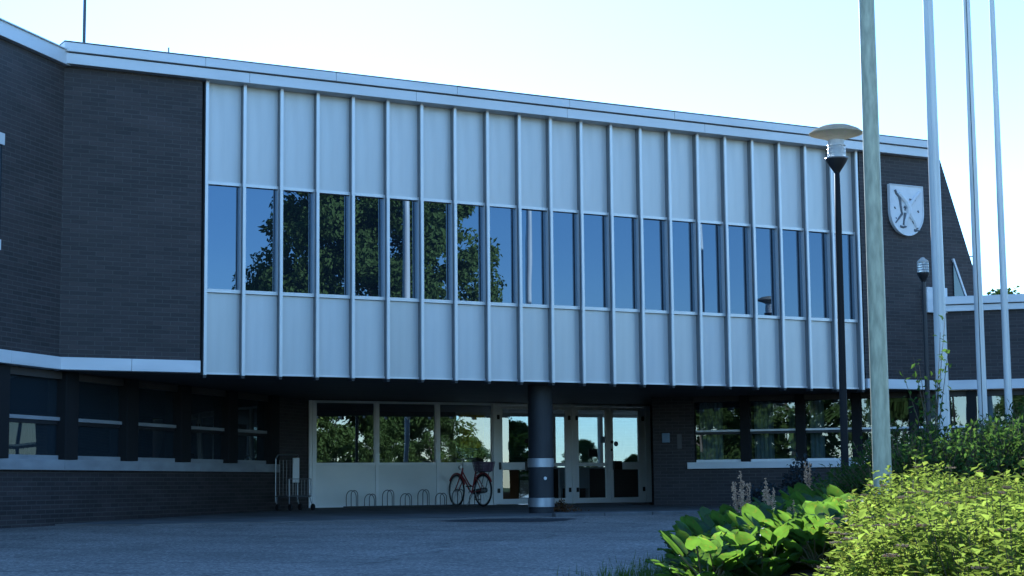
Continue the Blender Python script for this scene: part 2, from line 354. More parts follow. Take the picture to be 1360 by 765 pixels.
# curtain wall
mull = MB().box(-.025, .025, 0, .035, ZB-.03, ZT+.01).mesh('mullion', FIN)
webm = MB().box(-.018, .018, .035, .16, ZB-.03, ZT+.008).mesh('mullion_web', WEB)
foot = MB().box(-.027, .027, .02, .18, ZB-.075, ZB-.031).mesh('mullion_foot', DARK)
upm = MB().box(.019, bay-.019, .15, .19, 5.41, ZT).mesh('upper_panel', ALU)
lom = MB().box(.019, bay-.019, .15, .19, ZB, 3.58).add([], []).mesh('lower_panel', ALU)
lip = MB().box(.019, bay-.019, .125, .15, ZB-.012, ZB+.02).mesh('panel_lip', FIN)
frm = MB().ring(.019, bay-.019, 3.585, 5.405, .012, .012, .057, .05, .098, .19).mesh('window_frame', FIN)
pan = MB().add([(.019, .17, 3.642), (bay-.019, .17, 3.642), (bay-.019, .17, 5.355), (.019, .17, 5.355)], [(0, 1, 2, 3)]).mesh('window_pane', GL_UP)
def link(me, name, parent, loc=(0, 0, 0), rot=(0, 0, 0)):
    o = bpy.data.objects.new(name, me); C.objects.link(o); o.parent = parent; o.location = loc; o.rotation_euler = rot; return o
for i in range(22):
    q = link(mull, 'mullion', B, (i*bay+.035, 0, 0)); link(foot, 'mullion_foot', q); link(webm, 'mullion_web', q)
    if i == 21: break
    x = i*bay+.035
    j = lambda a: rnd.uniform(-a, a)
    link(upm, 'upper_panel', B, (x, 0, 0), (0, 0, j(.003)))
    lp = link(lom, 'lower_panel', B, (x, 0, 0), (0, 0, j(.003))); link(lip, 'panel_lip', lp)
    wdw = link(frm, 'window', B, (x, 0, 0)); link(pan, 'window_pane', wdw, (0, 0, 0), (j(.0018), 0, j(.0022)))
# carcass of the main block: floor with the soffit, back and sides
m = MB().slab([(X0+.1, .2), (X1, .2), (X1, 14), (X0+.1, 14)], 2.286, 2.5); m.build('upper_floor', DARK, B)
m = MB().slab([(X0+.05, .19), (15.8, .19), (15.8, 7.5), (4.9, 7.5)], 2.262, 2.284); m.build('soffit', SOFF, B)
m = MB().box(-.2, 14.0, .2, .3, 2.5, 7.0); m.build('wall_backing', DARK, B)
m = MB().box(X0, X1, 13.8, 14.1, ZB, 7.2); m.build('rear_wall', BRICK, B)
m = MB().box(X0, 9.5, 13.8, 14.1, -.3, ZB-.002); m.build('rear_wall', BRICK, B)
m = MB().box(X1-.3, X1, .3, 13.8, ZB, 7.04); m.build('side_wall', BRICK, B)
m = MB().box(X0, X0+.3, .3, 13.8, 2.3, 7.04); m.build('side_wall', BRICK, B)

# ---- left wing, folded 45 degrees towards the street
def lw(m, name, mt, **k): return m.build(name, mt, B, loc=(X0, 0, 0), rz=R(45), **k)
lw(MB().box(-14, -.005, .0, .3, 2.465, 7.02), 'brick_wall', BRICK)
for k in range(7):
    a_, b_ = -14+2.1*k, min(0, -14+2.1*(k+1)-.005)
    lw(MB().box(a_, b_, -.04, .28, ZB, 2.463), 'white_band', BAND, bevel=.006)
for k in range(6):
    a_, b_ = -14.0+2.35*k, min(0.02, -14.0+2.35*(k+1)-.005)
    lw(MB().box(a_, b_, -.10, .3, 7.022, 7.245), 'roof_fascia', FASC, bevel=.005)
lw(MB().box(-14, .02, -.13, .3, 7.245, 7.262), 'roof_edge_trim', FASC)
lw(MB().box(-14, 0, .3, 10, 6.9, 7.15), 'roof', DARK)
lw(MB().box(-14, 0, 9.8, 10.1, -.5, 7.1), 'rear_wall', BRICK)
lw(MB().box(-14, -13.7, .3, 9.8, -.5, 7.1), 'side_wall', BRICK)
lw(MB().box(-14, 11, .16, 2, 2.285, 2.464), 'floor_edge', DARK)
# first-floor window at the picture's left edge
wl = lw(MB().box(-4.5, -1.70, -.035, .05, 5.45, 5.62), 'window', BAND)
MB().box(-4.5, -1.74, -.035, .05, 3.90, 4.05).build('window_sill', BAND, wl)
wp = MB().add([(-4.4, -.004, 4.05), (-1.72, -.004, 4.05), (-1.72, -.004, 5.45), (-4.4, -.004, 5.45)], [(0, 1, 2, 3)]).build('window_pane', GL_DARK, wl)
# ground-floor wall of the wing; it runs on under the overhang to the entrance
RC = .18
lw(MB().box(-14, 8.85, RC, RC+.3, -.5, .733), 'brick_base', BRICK)
lw(MB().box(8.852, 10.5, RC, RC+.3, -.3, ZB-.01), 'brick_wall', BRICK)
[lw(MB().box(-14+2.4*k, min(8.84, -14+2.4*k+2.394), RC-.09, RC+.2, .735, .895), 'window_sill', SILL, bevel=.006) for k in range(10)]
lw(MB().box(-14, 8.85, RC-.02, RC+.3, 2.145, 2.26), 'lintel', SOFF)
lw(MB().box(-14, 8.85, RC+.3, RC+.34, .7, 2.26), 'wall_backing', DARK)
for k in range(-6, 5):
    x = -1.22+2.0*k
    q = lw(MB().box(x, x+1.6, RC+.02, RC+.08, .897, .965), 'window', SILL)
    MB().box(x, x+1.6, RC, RC+.08, 1.500, 1.555).build('transom', SILL, q)
    MB().add([(x, RC+.062, .965), (x+1.6, RC+.062, .965), (x+1.6, RC+.062, 2.145), (x, RC+.062, 2.145)], [(0, 1, 2, 3)]).build('window_pane', GL_DARK, q)
    MB().box(x, x+1.6, RC+.03, RC+.1, 1.44, 1.498).build('window_rail', DARK, q)
    lw(MB().box(x+1.601, x+1.999, RC-.10, RC+.28, .90, 2.262), 'window_pier', MATT, bevel=.01)

# ---- right wing, single storey, folded 45 degrees towards the street
RWX = 15.8
def rw(m, name, mt, **k): return m.build(name, mt, B, loc=(RWX, 0, 0), rz=R(-45), **k)
rw(MB().box(.03, 16, .0, .3, 2.465, 3.868), 'brick_wall', BRICK)
for k in range(7):
    a_, b_ = 0.02+2.4*k, min(16, 0.02+2.4*(k+1)-.005)
    rw(MB().box(a_, b_, -.04, .28, ZB, 2.463), 'white_band', BAND, bevel=.006)
rw(MB().box(.05, 16, -.08, .3, 3.87, 3.995), 'lower_fascia', FASC, bevel=.005)
for k in range(7):
    a_, b_ = 0.05+2.6*k, min(16, 0.05+2.6*(k+1)-.005)
    rw(MB().box(a_, b_, -.14, .3, 4.01, 4.17), 'upper_fascia', FASC, bevel=.005)
rw(MB().box(.05, 16, -.05, .3, 3.99, 4.015), 'fascia_joint', DARK)
rw(MB().box(.3, 16, .3, 9, 3.8, 4.0), 'roof', DARK)
rw(MB().box(.3, 16, 8.8, 9.1, -.5, 4.0), 'rear_wall', BRICK)
rw(MB().box(15.7, 16, .3, 8.8, -.5, 4.0), 'side_wall', BRICK)
RC2 = .21
rw(MB().box(-6.09, 16, RC2, RC2+.3, -.5, .733), 'brick_base', BRICK)
rw(MB().box(-6.09, -5.2, RC2, RC2+.3, .735, ZB-.01), 'brick_wall', BRICK)
rw(MB().box(-5.35, 16, RC2-.08, RC2+.2, .735, .872), 'window_sill', BAND, bevel=.006)
rw(MB().box(-5.198, 16, RC2-.01, RC2+.3, 2.145, 2.26), 'lintel', SOFF)
rw(MB().box(-6.09, -5.79, RC2+.301, 4.5, -.3, ZB-.01), 'end_wall', BRICK)
rw(MB().box(-5.78, 16, RC2+3.2, RC2+3.3, -.3, ZB-.01), 'room_wall', PLASTER)
rw(MB().box(-5.78, 16, RC2+.31, RC2+3.2, -.1, 0.), 'room_floor', LINO)
rw(MB().box(-5.78, 16, RC2+.31, RC2+3.2, 2.2, 2.25), 'room_ceiling', CEIL)
for k in range(0, 16):
    x = -5.17+1.16*k
    q = rw(MB().box(x, x+.96, RC2+.04, RC2+.1, .874, .925), 'window', FRAME)
    MB().box(x, x+.96, RC2+.02, RC2+.1, 1.51, 1.55).build('transom', FRAME, q)
    MB().add([(x, RC2+.082, .925), (x+.96, RC2+.082, .925), (x+.96, RC2+.082, 2.145), (x, RC2+.082, 2.145)], [(0, 1, 2, 3)]).build('window_pane', GL_LOW, q, rz=rnd.uniform(-.002, .002))
    MB().box(x, x+.96, RC2+.05, RC2+.12, 1.455, 1.508).build('window_rail', DARK, q)
    rw(MB().box(x+.961, x+1.159, RC2-.09, RC2+.3, .874, 2.262), 'window_pier', MATT, bevel=.01)
# raked wall piece that drops from the main roof to the wing's roof, with a three-cornered window
m = MB().prism([(15.952, 4.0), (17.08, 4.0), (15.952, 7.06)], .03, 4); m.build('raked_wall', BRICK, B)
q = MB().prism([(16.19, 4.1), (16.53, 4.1), (16.19, 4.95)], .0, .04).build('raked_window', GL_DARK, B)
d = Vector((.34, 0, -.85)).normalized()
MB().tube([(16.185, .0, 4.99), (16.56, .0, 4.08)], .03, 4).build('window_frame', BAND, q)
MB().box(15.35, 15.9, -.10, -.035, 3.84, 4.36).build('fascia_end_box', BAND, B, bevel=.006)

# ------------------------------------------------------------------ recessed entrance
YS = 7.58
def en(m, name, mt, **k): return m.build(name, mt, B, **k)
en(MB().box(5.017, 5.092, YS-.03, YS+.09, -.02, 2.262).box(5.110, 5.185, YS, YS+.09, -.02, 2.262)
   .box(6.576, 6.647, YS, YS+.09, -.0, 2.232).box(8.046, 8.118, YS, YS+.09, 0, 2.232)
   .box(5.186, 9.455, YS+.002, YS+.088, 2.234, 2.262)
   .box(5.093, 5.109, YS+.03, YS+.08, 0, 2.26), 'entrance_frame', FRAME, bevel=.004)
for a, c in ((5.187, 6.574), (6.649, 8.044), (8.120, 9.453)):
    q = en(MB().ring(a, c, .888, 2.232, .02, .02, .055, .02, YS+.01, YS+.08), 'entrance_window', FRAME)
    MB().box(a, c, YS+.01, YS+.08, .0, .045).build('bottom_rail', FRAME, q)
    MB().add([(a+.02, YS+.045, .943), (c-.02, YS+.045, .943), (c-.02, YS+.045, 2.233), (a+.02, YS+.045, 2.233)], [(0, 1, 2, 3)]).build('window_pane', GL_DOOR, q, rz=0)
    MB().box(a+.001, c-.001, YS+.03, YS+.06, .046, .887).build('lower_panel', PANEL, q)
en(MB().box(9.456, 9.522, YS-.02, YS+.1, 0, 2.262).box(11.516, 11.583, YS-.02, YS+.1, 0, 2.262).box(13.535, 13.68, YS-.02, YS+.1, 0, 2.262).box(9.523, 11.515, YS-.01, YS+.09, 2.215, 2.262).box(11.584, 13.534, YS-.01, YS+.09, 2.215, 2.262), 'door_frame', FRAME, bevel=.004)
HW = BLACK
for (a, c, gl, gr, plate) in ((9.530, 10.512, 9.70, 10.42, 'l'), (10.518, 11.506, 10.62, 11.345, None), (11.592, 12.562, 11.70, 12.435, None), (12.568, 13.527, 12.64, 13.345, 'r')):
    y0, y1 = YS+.0, YS+.055
    mid = (.77, .94) if plate else (.85, .925)
    d = en(MB().ring(a, c, .008, 2.208, gl-a, c-gr, .117, .078, y0, y1), 'door', FRAME, bevel=.003)
    MB().box(gl-.001, gr+.001, y0+.003, y1-.003, mid[0], mid[1]).build('middle_rail', FRAME, d)
    MB().add([(gl, y0+.03, mid[1]), (gr, y0+.03, mid[1]), (gr, y0+.03, 2.13), (gl, y0+.03, 2.13)], [(0, 1, 2, 3)]).build('upper_pane', GL_DOOR, d)
    MB().add([(gl, y0+.03, .125), (gr, y0+.03, .125), (gr, y0+.03, mid[0]), (gl, y0+.03, mid[0])], [(0, 1, 2, 3)]).build('lower_pane', GL_LOW, d)
    if plate == 'l':
        MB().box(9.66, 10.25, y0-.05, y0-.003, .775, .935).build('push_plate', FRAME, d, bevel=.01)
        MB().box(10.255, 10.46, y0-.07, y0-.003, .755, .96).build('lock_box', HW, d, bevel=.012)
        MB().box(9.60, 9.64, y0-.03, y0-.003, .78, .94).build('handle_bracket', HW, d)
        MB().lathe([(.001, 0), (.055, 0), (.055, .006), (.001, .006)], 16).xf(Matrix.Translation((10.34, y0+.022, 1.42)) @ Matrix.Rotation(R(90), 4, 'X')).build('sticker', HW, d)
    if plate == 'r':
        MB().box(12.61, 12.84, y0-.07, y0-.003, .76, .965).build('lock_box', HW, d, bevel=.012)
        MB().box(12.845, 13.42, y0-.05, y0-.003, .78, .935).build('push_plate', FRAME, d, bevel=.01)
        MB().lathe([(.001, 0), (.06, 0), (.06, .006), (.001, .006)], 16).xf(Matrix.Translation((12.73, y0+.022, 1.36)) @ Matrix.Rotation(R(90), 4, 'X')).build('sticker', GREYB, d)
        MB().lathe([(.001, 0), (.035, 0), (.035, .02), (.001, .02)], 12).xf(Matrix.Translation((12.60, y0-.004, 1.40)) @ Matrix.Rotation(R(90), 4, 'X')).build('lock', HW, d)
        MB().lathe([(.001, 0), (.025, 0), (.025, .02), (.001, .02)], 12).xf(Matrix.Translation((12.59, y0-.004, 1.22)) @ Matrix.Rotation(R(90), 4, 'X')).build('lock', HW, d)
    if gl == 11.70:
        MB().box(12.30, 12.43, y0+.018, y0+.027, 1.38, 1.53).build('notice', GREYB, d)
        MB().box(11.98, 12.22, y0+.018, y0+.027, 1.06, 1.24).build('notice', BLACK, d)
    hx = a+.06 if plate == 'l' or gl == 11.70 else c-.06
    [MB().box(hx-.03, hx+.03, y0-.02, y0-.002, z, z+.1).build('hinge', HW, d) for z in (.26, 1.9)]
en(MB().box(13.68, 14.4, YS+.0, YS+.3, -.1, 2.26), 'brick_wall', BRICK)
en(MB().box(4.6, 5.016, YS+.0, YS+.3, -.1, 2.26), 'brick_wall', BRICK)
# lobby behind the glass; its far side is glazed too, so daylight shows through the doors
YR = 11.0
en(MB().box(4.7, 17.4, YS+.1, YR+.1, -.12, -.012), 'lobby_floor', LINO)
en(MB().box(4.7, 17.4, YS+.31, YR+.1, 2.2, 2.255), 'lobby_ceiling', CEIL)
en(MB().box(4.6, 4.75, YS+.3, YR, 0, 2.2), 'lobby_wall', PLASTER)
en(MB().box(17.25, 17.4, YS-.2, YR, 0, 2.2), 'lobby_wall', PLASTER)
en(MB().box(14.401, 17.25, YS+.0, YS+.2, -.1, 2.2), 'lobby_wall', PLASTER)
en(MB().box(4.75, 10.25, YR-.1, YR+.1, 0, 2.2), 'lobby_wall', PLASTER)
for k in range(5):
    a, c = 10.25+1.4*k, 10.25+1.4*(k+1)
    q = en(MB().ring(a+.001, c-.001, 0, 2.199, .05, .05, .08, .08, YR-.05, YR+.05), 'rear_window', FRAME)
    MB().box(a+.05, c-.05, YR-.04, YR+.04, .80, .86).build('middle_rail', FRAME, q)
    MB().add([(a+.06, YR, .08), (c, YR, .08), (c, YR, 2.12), (a+.06, YR, 2.12)], [(0, 1, 2, 3)]).build('window_pane', GL_LOW, q)
# round column with steel bands
q = MB().lathe([(.228, -.10), (.228, 2.258)], 40, (6.83, 1.0, 0)).build('entrance_column', COL, B, smooth=False)
for z0, z1 in ((.75, .915), (.03, .20)):
    MB().lathe([(.229, z0), (.243, z0+.004), (.243, z1-.004), (.229, z1)], 40, (6.83, 1.0, 0)).build('steel_band', STEEL, q)
MB().lathe([(.001, 0), (.03, 0), (.03, .015), (.001, .015)], 12).xf(Matrix.Translation((6.78, .77, .55)) @ Matrix.Rotation(R(90), 4, 'X')).build('reflector', WHITE, q)

# ------------------------------------------------------------------ crest on the right brick pier
cx, zt, zb = 14.92, 6.43, 5.385
hw = .447
sh = [(-hw, 0), (hw, 0), (hw, -.55)]+[(hw*math.cos(a), -.55-.495*math.sin(a)) for a in [math.pi*k/16 for k in range(1, 16)]]+[(-hw, -.55)]
m = MB(); n = len(sh)
cr = empty('crest', (cx, 0, zb-.0), 0, 'white shield-shaped crest with dark relief figure on the brick pier', 'crest')
H = zt-zb
m.prism([(x, z+H) for x, z in sh], -.055, .015).build('shield', SHIELD, cr, bevel=.01)
rim = [(x*.985, -.065, (z+.5)*.985-.5+H) for x, z in sh]
MB().tube(rim, .012, 6, closed=True).build('shield_rim', SHIELD, cr)
def blob(pts, r0, r1, k=1.0): return MB().tube([(x, -.058, z) for x, z in pts], r0*k, 8, r1*k)
F = MB()                                              # the figure: limbs crossing, as seen on the wall
for pts, r0, r1 in (([(-.30, .93), (-.27, .86), (-.20, .80), (-.17, .70)], .020, .022), ([(-.18, .78), (-.165, .62), (-.15, .52), (-.13, .45)], .020, .016),
                    ([(-.13, .45), (-.21, .36), (-.31, .25)], .020, .010), ([(-.05, .47), (-.07, .36), (-.10, .22)], .022, .016),
                    ([(-.19, .19), (-.11, .17), (-.03, .19)], .020, .012), ([(.11, .39), (.19, .27), (.27, .16)], .024, .018),
                    ([(.18, .13), (.27, .12), (.33, .14)], .022, .012), ([(.08, .76), (.16, .745), (.23, .75)], .014, .016),
                    ([(-.07, .60), (-.035, .57), (-.05, .52)], .022, .012), ([(.30, .86), (.34, .90)], .024, .018), ([(.29, .54), (.32, .50)], .014, .010), ([(-.33, .58), (-.30, .54)], .010, .010),
                    ([(.14, .70), (.145, .68)], .016, .014), ([(-.30, .36), (-.28, .34)], .009, .008)):
    F.add(*(lambda q: (q.v, q.f))(blob(pts, r0, r1, 1.35)))
F.build('relief_figure', SHMARK, cr)
F = MB()                                              # the pale raised body of the figure
for pts, r0, r1 in (([(-.20, .86), (-.02, .70), (.05, .58), (.06, .45)], .045, .075), ([(.36, .92), (.22, .80), (.06, .62)], .035, .05), ([(.05, .45), (.17, .33), (.25, .18)], .06, .03), ([(.02, .44), (-.05, .30), (-.07, .20)], .055, .03)):
    F.add(*(lambda q: (q.v, q.f))(blob(pts, r0, r1)))
F.build('relief_body', SHIELD, cr)

# ------------------------------------------------------------------ notices and boxes on the wall right of the doors
def wallbox(name, lx, z0, z1, wd, dp, mt, label, cat):
    o = MB().box(-wd/2, wd/2, -dp, -.002, 0, z1-z0).build(name, mt, None, bevel=.008)
    p = Matrix.Translation((RWX, 0, 0)) @ Matrix.Rotation(R(-45), 4, 'Z')
    c = p @ Vector((lx, RC2, z0)); o.location = c; o.rotation_euler.z = R(-45); return tag(o, label, cat)
wallbox('letter_box', -5.80, 1.30, 1.50, .16, .08, GREYB, 'small blue-grey box on the dark wall beside the glass doors', 'letter box')
wallbox('notice_plate', -5.52, 1.16, 1.48, .10, .02, mat('aged_plate', (.10, .09, .085), .5), 'narrow dull plate on dark wall left of the windows', 'notice')

# ------------------------------------------------------------------ flagpoles
def flagpole(px, depth, r0, r1, h, mt, label, rope=True):
    x, y = at(px, depth)
    r = empty('flagpole', (x, y, gz(x, y)), 0, label, 'flagpole', 'flagpoles in front of the building')
    MB().lathe([(r0+(r1-r0)*t, h*t) for t in [i/12 for i in range(13)]], 24).build('pole', mt, r, smooth=True)
    MB().lathe([(r0+.05, 0), (r0+.05, .02), (r0+.015, .05), (r0+.012, .16)], 24).build('base_collar', STEEL, r)
    MB().lathe([(.02, 0), (r1*1.6, .02), (r1*1.8, .07), (r1*1.2, .13), (.01, .15)], 16, (0, 0, h)).build('finial', mt, r)
    if rope:
        d = Vector((-math.sin(YAW+.35), -math.cos(YAW+.35), 0))
        MB().tube([(d.x*(r0+.015), d.y*(r0+.015), 1.2), (d.x*(r0+.012)+.012, d.y*(r0+.01), 3.5), (d.x*(r1+.02), d.y*(r1+.02), h-.1)], .006, 5).build('halyard', WHITE if rope != 2 else DARK, r)
    return r
flagpole(1166.5, 14.0, .077, .052, 8.5, POLEG, 'thickest flagpole, greenish weathered, nearest the street lamp', False)
flagpole(1250, 24.6, .095, .060, 11, POLE, 'second flagpole from the lamp, beside the crest', True)
flagpole(1302.5, 27.1, .076, .047, 11.5, POLE, 'flagpole with dark rope, third from the lamp', 2)
flagpole(1337, 30.7, .072, .040, 12, POLE, 'thinnest flagpole, farthest right over the low wing', False)

# ------------------------------------------------------------------ lamps
def lamp(x, y, h, label, rd=.362, sc=1., size=1.):
    z = gz(x, y)
    r = empty('street_lamp', (x, y, z), 0, label, 'street lamp', 'park lamps'); r.scale = (size,)*3
    H = (h-z)/size
    MB().lathe([(.062, 0), (.062, .9), (.052, 1.0), (.044, H-1.2), (.036, H-.46)], 18).build('pole', MATT, r, smooth=True)
    MB().lathe([(.034, H-.47), (.05, H-.44), (.105*sc, H-.36), (.140*sc, H-.30), (.150*sc, H-.275), (.150*sc, H-.262), (.12, H-.262)], 28).build('lamp_bowl', DARK, r, smooth=False)
    MB().lathe([(.152*sc, H-.276), (.158*sc, H-.268), (.152*sc, H-.258)], 28).build('bowl_rim', STEEL, r)
    g = MB().lathe([(.120*sc, H-.26), (.122*sc, H-.13), (.112*sc, H-.12), (.112*sc, H-.02), (.112*sc, H-.017), (.104*sc, H-.017), (.104*sc, H-.25), (.02, H-.25)], 28).build('lamp_glass', LAMPGL, r)
    for k in range(3): MB().lathe([(.1225*sc, H-.20+.05*k), (.126*sc, H-.196+.05*k), (.1225*sc, H-.19+.05*k)], 28).build('glass_ring', LAMPGL, g)
    MB().lathe([(.035, H-.24), (.04, H-.2), (.04, H-.06), (.02, H-.04)], 14).build('bulb', WHITE, g)
    MB().lathe([(.02, H-.015), (.112*sc, H-.016), (rd*.5, H+.016), (rd*.8, H+.050), (rd, H+.072), (rd, H+.075)], 40).build('lamp_shade', LAMPM, r, smooth=False)
    MB().lathe([(rd+.001, H+.0755), (rd+.004, H+.08), (rd*.85, H+.125), (rd*.55, H+.172), (rd*.25, H+.192), (.015, H+.197)], 40).build('shade_top', LTOP, r)
    return r
x, y = at(1117, 17.0); q = lamp(x, y, 3.80, size=.73, label= 'tall black street lamp with wide flat disc before the curtain wall'); q.rotation_euler = (R(-.3), R(.55), 0)
x, y = at(1230, 30.0)
z = gz(x, y); r = empty('bollard_lamp', (x, y, z), 0, 'shorter slim black lamp with ribbed glass head below the crest', 'street lamp')
H = 4.05-z
MB().lathe([(.048, 0), (.046, 1), (.036, H-.2)], 14).build('pole', DARK, r)
MB().lathe([(.036, H-.21), (.05, H-.18), (.095, H-.10), (.108, H-.06), (.108, H-.045)], 20).build('lamp_bowl', DARK, r)
g = MB().lathe([(.100, H-.044), (.100, H+.12), (.09, H+.125), (.02, H+.125)], 20).build('lamp_glass', LAMPGL, r)
for k in range(3): MB().lathe([(.101, H-.01+.045*k), (.106, H-.006+.045*k), (.101, H+.0+.045*k)], 20).build('glass_ring', STEEL, g)
MB().lathe([(.104, H+.126), (.09, H+.16), (.05, H+.19), (.03, H+.215), (.005, H+.22)], 20).build('lamp_cap', LAMPM, r)
lamp(18.5, -8.7, 5.02, 'street lamp with flat disc mirrored in the upper windows')

# ------------------------------------------------------------------ roof aerials
q = MB().tube([(-1.40, 2.2, 7.1), (-1.38, 2.2, 14)], .028, 8).build('roof_mast', mat('mast_metal', (.07, .08, .10), .5)); tag(q, 'tall thin mast standing on the roof at the left', 'mast')
q = MB().tube([(-.3, 1.0, 7.1), (-.3, 1.0, 7.78)], .012, 6).build('lightning_rod', IRON); tag(q, 'short thin rod on the roof edge right of the mast', 'lightning rod')
# small rail hook beside the raked wall
q = MB().tube([(16.75, .1, 5.08), (16.92, .1, 5.10), (17.02, .1, 5.04)], .012, 6).tube([(16.76, .3, 4.98), (16.95, .3, 4.97), (17.05, .3, 4.9)], .012, 6).build('rail_hook', IRON, B)

# ------------------------------------------------------------------ bicycle rack
K = empty('bicycle_rack', (5.8, 7.2, sz(7.2)), 0, 'low metal bicycle rack of tube hoops along the grey panels', 'bicycle rack')
for k in range(8):
    x, h = .03+.419*k, (.36, .28)[k % 2]
    for dy, wv in ((0, .115), (-.16, .075)):
        pts = [(x-wv, dy, .015), (x-wv, dy, h-wv*1.2)]+[(x-wv*math.cos(a), dy, h-wv*1.2+wv*1.2*math.sin(a)) for a in [math.pi*i/8 for i in range(1, 8)]]+[(x+wv, dy, h-wv*1.2), (x+wv, dy, .015)]
        MB().tube(pts, .0095, 6).build('hoop', IRON, K)
MB().tube([(-.15, .0, .02), (3.2, .0, .02)], .012, 6).tube([(-.15, -.16, .02), (3.2, -.16, .02)], .012, 6).build('rail', IRON, K)

# ------------------------------------------------------------------ bicycle
def bicycle():
    fx, fy, rx, ry = 8.36, 7.24, 8.44, 6.19
    base = (rx, ry, sz(ry)); ang = math.atan2(fy-ry, fx-rx)
    r = empty('bicycle', base, ang, 'dark red step-through bicycle with a purple rear basket parked in the rack', 'bicycle')
    Lw, rw_ = 1.06, .345
    def wheel(x, steer):
        T = Matrix.Translation((x, 0, rw_)) @ Matrix.Rotation(steer, 4, 'Z')
        ring = lambda q, n=40: [(q*math.cos(2*math.pi*k/n), 0, q*math.sin(2*math.pi*k/n)) for k in range(n)]
        w = MB().tube(ring(rw_-.018), .018, 8, closed=True).xf(T).build('wheel', RUBBER, r)
        s = MB().tube(ring(rw_-.045), .010, 6, closed=True)
        s.xf(T).build('rim', CHROME, w)
        s = MB()
        for k in range(20):
            a = 2*math.pi*k/20; s.tube([(.02*math.cos(a+1), .025*(-1)**k, .02*math.sin(a+1)), ((rw_-.045)*math.cos(a), 0, (rw_-.045)*math.sin(a))], .0018, 3)
        s.tube([(0, -.05, 0), (0, .05, 0)], .022, 8); s.xf(T).build('spokes', CHROME, w)
        mg = MB(); a0, a1 = (R(20), R(150)) if x == 0 else (R(35), R(160))
        pts = [((rw_+.02)*math.cos(a0+(a1-a0)*k/14), 0, (rw_+.02)*math.sin(a0+(a1-a0)*k/14)) for k in range(15)]
        mg.tube(pts, .022, 6); mg.xf(T).build('mudguard', RED, r)
    wheel(0, 0); wheel(Lw, R(-3))
    bb = (.44, 0, .29); seat = (.27, 0, .78); head0, head1 = (.86, 0, .66), (.81, 0, .83)
    f = MB()
    f.tube([bb, seat], .017, 8); f.tube([bb, (.55, 0, .36), (.72, 0, .56), head0], .018, 8); f.tube([(.40, 0, .42), (.55, 0, .47), (.70, 0, .62), (.83, 0, .76)], .015, 8)
    f.tube([head0, head1], .022, 8)
    for s in (-.05, .05):
        f.tube([(0, s, rw_), (.40, s*.5, .30)], .011, 6); f.tube([(0, s, rw_), (.30, s*.4, .68)], .010, 6)
        f.tube([(.865, s*.7, .655), (.90, s, .55), (1.04, s, rw_+.02), (Lw, s, rw_)], .012, 6)
    f.build('frame', RED, r)
    MB().tube([(.27, 0, .77), (.24, 0, .95)], .013, 8).build('seat_post', CHROME, r)
    sd_ = MB().prism([(.10, .96), (.13, 1.01), (.20, 1.02), (.36, .985), (.38, .965), (.24, .945)], -.075, .075)
    sd_.build('saddle', BLACK, r, bevel=.025)
    MB().tube([head1, (.80, 0, 1.0)], .012, 8).tube([(.58, -.30, 1.03), (.70, -.29, 1.04), (.82, -.12, 1.02), (.83, 0, 1.0), (.82, .12, 1.02), (.70, .29, 1.04), (.58, .30, 1.03)], .011, 8).build('handlebar', CHROME, r)
    for s in (-1, 1): MB().tube([(.70, s*.29, 1.04), (.57, s*.302, 1.03)], .018, 8).build('grip', BLACK, r)
    MB().tube([(.30, 0, .70), (.10, -.06, .74), (-.22, -.06, .74), (-.22, .06, .74), (.10, .06, .74), (.30, 0, .70)], .009, 6).tube([(-.15, -.06, .74), (0, -.06, rw_)], .007, 5).tube([(-.15, .06, .74), (0, .06, rw_)], .007, 5).build('rear_rack', BLACK, r)
    bk = MB()
    for k in range(7):
        z = .755+.031*k; e = .16+.035*k/6; wv = .13+.03*k/6
        bk.tube([(-.03-e, -wv, z), (-.03+e, -wv, z), (-.03+e, wv, z), (-.03-e, wv, z)], .0085, 5, closed=True)
    for k in range(40):
        a = 2*math.pi*k/40; c, s = math.cos(a), math.sin(a); q = max(abs(c), abs(s)); c, s = c/q, s/q
        bk.tube([(-.03+c*.16, s*.13, .755), (-.03+c*.195, s*.16, .945)], .006, 4)
    bk.box(-.19, .13, -.13, .13, .748, .756)
    bk.build('basket', PURPLE, r)
    MB().tube([(.44, -.06, .31), (.0, -.06, .35)], .058, 10).build('chain_case', BLACK, r)
    MB().lathe([(.001, -.004), (.085, -.004), (.085, .004), (.001, .004)], 20).xf(Matrix.Translation((.44, -.13, .29)) @ Matrix.Rotation(R(90), 4, 'X')).tube([(.44, -.13, .29), (.52, -.14, .15)], .011, 6).tube([(.44, .08, .29), (.36, .09, .43)], .011, 6).build('crank', CHROME, r)
    MB().box(.47, .57, -.23, -.14, .135, .16).box(.31, .41, .09, .18, .42, .445).build('pedal', BLACK, r)
    MB().lathe([(.045, 0), (.05, .03), (.02, .07)], 12).xf(Matrix.Translation((.88, 0, .84)) @ Matrix.Rotation(R(90), 4, 'Y')).build('headlamp', CHROME, r)
    MB().tube([(.36, .03, .28), (.30, .22, .02)], .009, 6).build('kickstand', CHROME, r)
    r.rotation_euler.x = R(0)
bicycle()

